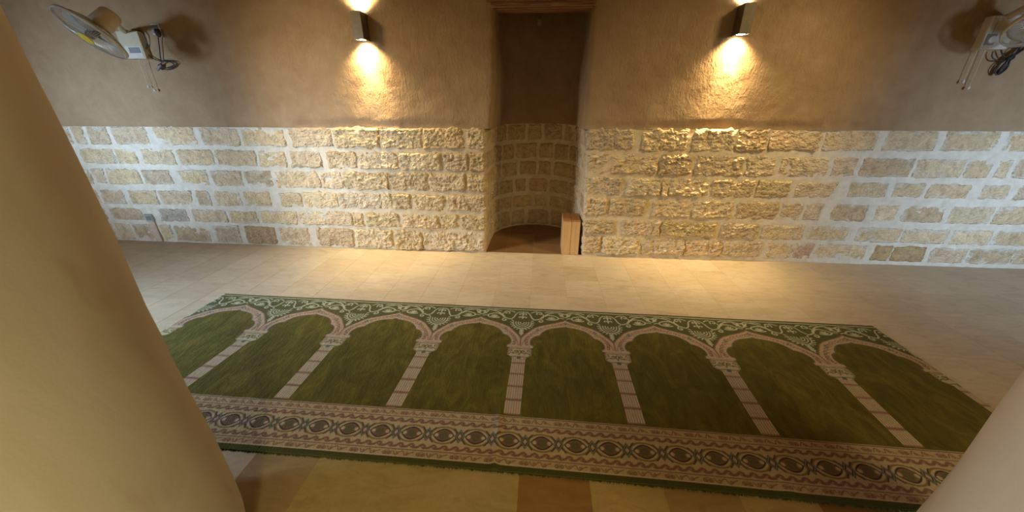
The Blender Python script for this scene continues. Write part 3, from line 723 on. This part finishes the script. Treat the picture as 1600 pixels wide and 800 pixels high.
    cap = (Y > .459) & (Y < .566) & (X < hw); over(c, cap.astype(float), PALE); field[cap] = 0
    s = sst(np.abs(X-(hw-.006))-.0018)*cap; s = np.maximum(s, sst(np.abs(Y-.47)-.0025)*cap)
    for pts in (spiral(.024, .497, .020, .004, .4, 7.0), spiral(.057, .487, .012, .003, 1, 6.2, 14), cr([(.036, .52), (.052, .512), (.066, .523)]), cr([(0, .482), (.008, .500), (0, .528)])): s = np.maximum(s, sst(seg_d(X, Y, pts)-.0026)*cap)
    over(c, s, np.array((.10, .085, .03))); over(c, sst(np.hypot(X-.024, Y-.497)-.011)*cap*.8, GOLD)
    over(c, sst(np.abs(Y-.545-.1*X)-.004)*cap*.8, np.array((.13, .14, .11))); over(c, (sst(np.hypot(X, Y-.556)-.013)*cap), np.array((.10, .14, .11)))
    # pillar
    pil = (X < .0405) & (Y >= .566) & (Y < .985); over(c, pil.astype(float), np.array((.34, .235, .165))); field[pil] = 0
    for xx in (0, .0125, .0245, .0365): over(c, sst(np.abs(X-xx)-.0034)*pil, PALE*1.12)
    for yy in (.603, .695, .79, .885, .980): over(c, (sst(np.abs(Y-yy)-.006)*pil), MAUVE*1.15)
    return c, field
def border_tile():
    xs = np.arange(0, 50)*DU; X, Y = np.meshgrid(xs, vrows); Xm = np.abs(((X+.075) % .15)-.075); Xs = ((X+.075) % .15)-.075
    c = np.empty(X.shape+(3,)); c[:] = TAN
    def per(pts, w):
        d = np.full(X.shape, 9.0)
        for k in (-.15, 0, .15): d = np.minimum(d, seg_d(X+k, Y, pts))
        return sst(d-w)
    for yc, s in ((1.0145, 1), (1.2265, -1)):      # curl bands: rosette at the diamonds, S curls between
        c[(np.abs(Y-yc) < .02)] = TAN*np.array((.98, .96, .92))
        a = per(spiral(.075-.012, yc, .009, .003, 0, 7), .0024); a = np.maximum(a, per(spiral(.075+.012, yc, .009, .003, math.pi, math.pi-7), .0024))
        a = np.maximum(a, per(cr([(.10, yc+.008*s), (.115, yc-.01*s), (.13, yc+.004*s), (.145, yc+.009*s), (.157, yc-.01*s), (.172, yc), (.19, yc+.008*s)]), .0022))
        a = np.maximum(a, per(spiral(.12, yc+.002*s, .007, .002, 0, 6, 10), .002)); a = np.maximum(a, per(spiral(.165, yc, .007, .002, 1, 7, 10), .002))
        over(c, a, BROWN*1.1)
        over(c, sst(np.hypot(Xm-.075, Y-yc)-.014)*.45, MAUVE)
    for yc, s in ((1.0575, 1), (1.1885, -1)):      # running waves
        a = np.zeros(X.shape)
        for k in range(3):
            x0 = k*.05; a = np.maximum(a, per(cr([(x0-.02, yc+.007), (x0, yc+.004), (x0+.012, yc-.006), (x0+.022, yc-.009), (x0+.031, yc-.002), (x0+.026, yc+.005)]), .0056)); a = np.maximum(a, per(cr([(x0+.030, yc+.010), (x0+.022, yc+.006), (x0+.016, yc+.001)]), .0026))
        over(c, a, MAUVE)
    yc = 1.1237; DY = np.abs(Y-yc)
    r = np.hypot(Xm/.066, DY/.046); over(c, sst((np.abs(r-.94)-.085)*.05), GOLD*.85)
    over(c, sst((np.abs(r-.76)-.045)*.05)*.7, PALE)
    eye = DY - (.0315*np.cos(np.clip(Xm/.0485, 0, 1)*math.pi/2)**.85)
    over(c, sst(eye), np.array((.21, .125, .075))); over(c, sst(np.abs(eye)-.0036)*(Xm < .05), DARK)
    over(c, sst(np.hypot(Xm-.033, Y-yc)-.009)*sst(eye+.003), PALE)
    over(c, sst(np.hypot(Xm, Y-yc)-.0205)*.85*sst(eye+.003), np.array((.15, .11, .035)))
    rr = np.hypot(Xs, Y-yc); an = np.arctan2(Y-yc, Xs)
    over(c, sst(np.abs(rr-.0115)-.004)*(np.cos(8*an) > -.3), TEAL); over(c, sst(rr-.0042), np.array((.30, .09, .03)))
    dx = np.abs(Xm-.075)
    dm = dx/.023 + DY/.036
    for sx in (-1, 1):
        over(c, sst(np.abs(np.abs(dx)*1.0-DY*.82)-.0036)*sst(DY-.040)*(DY > .013), DARK*1.6)
    over(c, sst((dm-1.05)*.018), TEAL*.7); over(c, sst((dm-.82)*.018), PALE*.9); over(c, sst((dm-.72)*.018), DARK); over(c, sst((dm-.42)*.018), PINK)
    for yl in (1.0365, 1.2080): over(c, sst(np.abs(Y-yl)-.0016), DARK*1.4)
    over(c, sst(np.abs(Y-.9945)-.002), DARK*1.5); over(c, sst(np.abs(Y-1.2405)-.0022), PALE*1.1)
    c[Y > 1.2425] = EDGE
    return c
def build_rug():
    half, fld = lane_tile(); bord = border_tile(); nv = len(vrows)
    iu = np.arange(NU+1); k = iu % 200; k = np.where(k > 100, 200-k, k)
    col = half[:, k, :]; fl = fld[:, k].copy(); bmask = vrows > .9895
    col[bmask] = bord[:, iu % 50, :][bmask]; fl[bmask] = 0; fl[vrows < .0125] = 0
    U = (iu*DU)[None, :].repeat(nv, 0); V = vrows[:, None].repeat(NU+1, 1)
    # the pile was woven a little unevenly
    du = np.interp(U/LW, [0, 1, 2, 3, 4, 5, 6, 7, 8], [.0, .036, 0, .02, .004, -.006, .010, .022, 0])*np.interp(V, [0, .15, .5, .985, 1.27], [0, .3, 1, 0, 0])
    Uw = U + du
    Vw = V + .006*np.sin(U*1.7+.4)*np.interp(V, [0, .1, 1.2, 1.27], [.3, .3, 1, 1])
    rng = np.random.default_rng(3)
    Z = .011 + .0012*np.sin(U*5.1+V*3)*np.sin(V*6.3-U*2.2) + rng.normal(0, .00035, U.shape)
    Z += .010*np.exp(-((U-2.345-.05*(V-1.1))/.016)**2)*np.clip((V-.93)/.1, 0, 1) + .004*np.exp(-((U-3.62+.08*V)/.03)**2)*np.clip((V-.9)/.2, 0, 1)
    Z += .0025*fl*(.5+.5*np.sin(U*38+6*np.sin(V*7)+V*22))*.35
    PX = RO[0] + Uw*e_[0] - Vw*n_[0]; PY = RO[1] + Uw*e_[1] - Vw*n_[1]
    co = np.stack([PX, PY, Z], -1).reshape(-1, 3)
    W_ = NU+1
    idx = np.arange(nv*W_).reshape(nv, W_)
    quads = np.stack([idx[1:, :-1], idx[1:, 1:], idx[:-1, 1:], idx[:-1, :-1]], -1).reshape(-1, 4)
    ring = np.concatenate([idx[0, :-1], idx[:-1, -1], idx[-1, :0:-1], idx[:0:-1, 0]])
    low = co[ring].copy(); low[:, 2] = 0.0008; base = len(co); m = len(ring)
    li = base + np.arange(m)
    skirt = np.stack([ring, np.roll(ring, -1), np.roll(li, -1), li], -1)
    co = np.concatenate([co, low]); quads = np.concatenate([quads, skirt])
    cc = np.concatenate([col.reshape(-1, 3), np.tile(EDGE, (m, 1))]); ff = np.concatenate([fl.reshape(-1), np.zeros(m)])
    me = bpy.data.meshes.new('prayer_rug')
    me.vertices.add(len(co)); me.vertices.foreach_set('co', co.astype(np.float32).ravel())
    me.loops.add(quads.size); me.loops.foreach_set('vertex_index', quads.astype(np.int32).ravel())
    me.polygons.add(len(quads)); me.polygons.foreach_set('loop_start', np.arange(0, quads.size, 4, dtype=np.int32)); 
    me.polygons.foreach_set('use_smooth', np.ones(len(quads), bool)); me.update(calc_edges=True); me.validate()
    a = me.attributes.new('Col', 'FLOAT_COLOR', 'POINT'); a.data.foreach_set('color', np.concatenate([cc, np.ones((len(cc), 1))], 1).astype(np.float32).ravel())
    a = me.attributes.new('field', 'FLOAT', 'POINT'); a.data.foreach_set('value', ff.astype(np.float32))
    o = link('prayer_rug', me, rug_mat()); tag(o, 'long olive green prayer rug woven with a row of arches, lying on the stone floor', 'rug')
    # fringe of loose pile along the near edge
    rnd = random.Random(5); v, f = [], []
    for s_, n0, dirv in ((1.2655, 1500, 1), (0.001, 500, -1)):
        for i in range(n0):
            u = rnd.uniform(0, NL*LW); L = rnd.uniform(.004, .013) if dirv > 0 else rnd.uniform(.002, .006)
            a0 = RO + u*e_ - (s_+.006*math.sin(u*1.7+.4)*(1 if dirv > 0 else .3))*n_; a1 = a0 - n_*L*dirv + e_*rnd.uniform(-.004, .004); wv = e_*.0016
            b0 = len(v); v += [(*(a0-wv), .002), (*(a0+wv), .002), (*a1, .001), (*a0, .009)]; f += [(b0, b0+1, b0+2), (b0, b0+2, b0+3), (b0+1, b0+3, b0+2)]
    fo = link('fringe', mesh('fringe', v, f), simple('green_wool', (0.06, 0.075, 0.02), 0.95), o); tag(fo, kind='stuff')
build_rug()
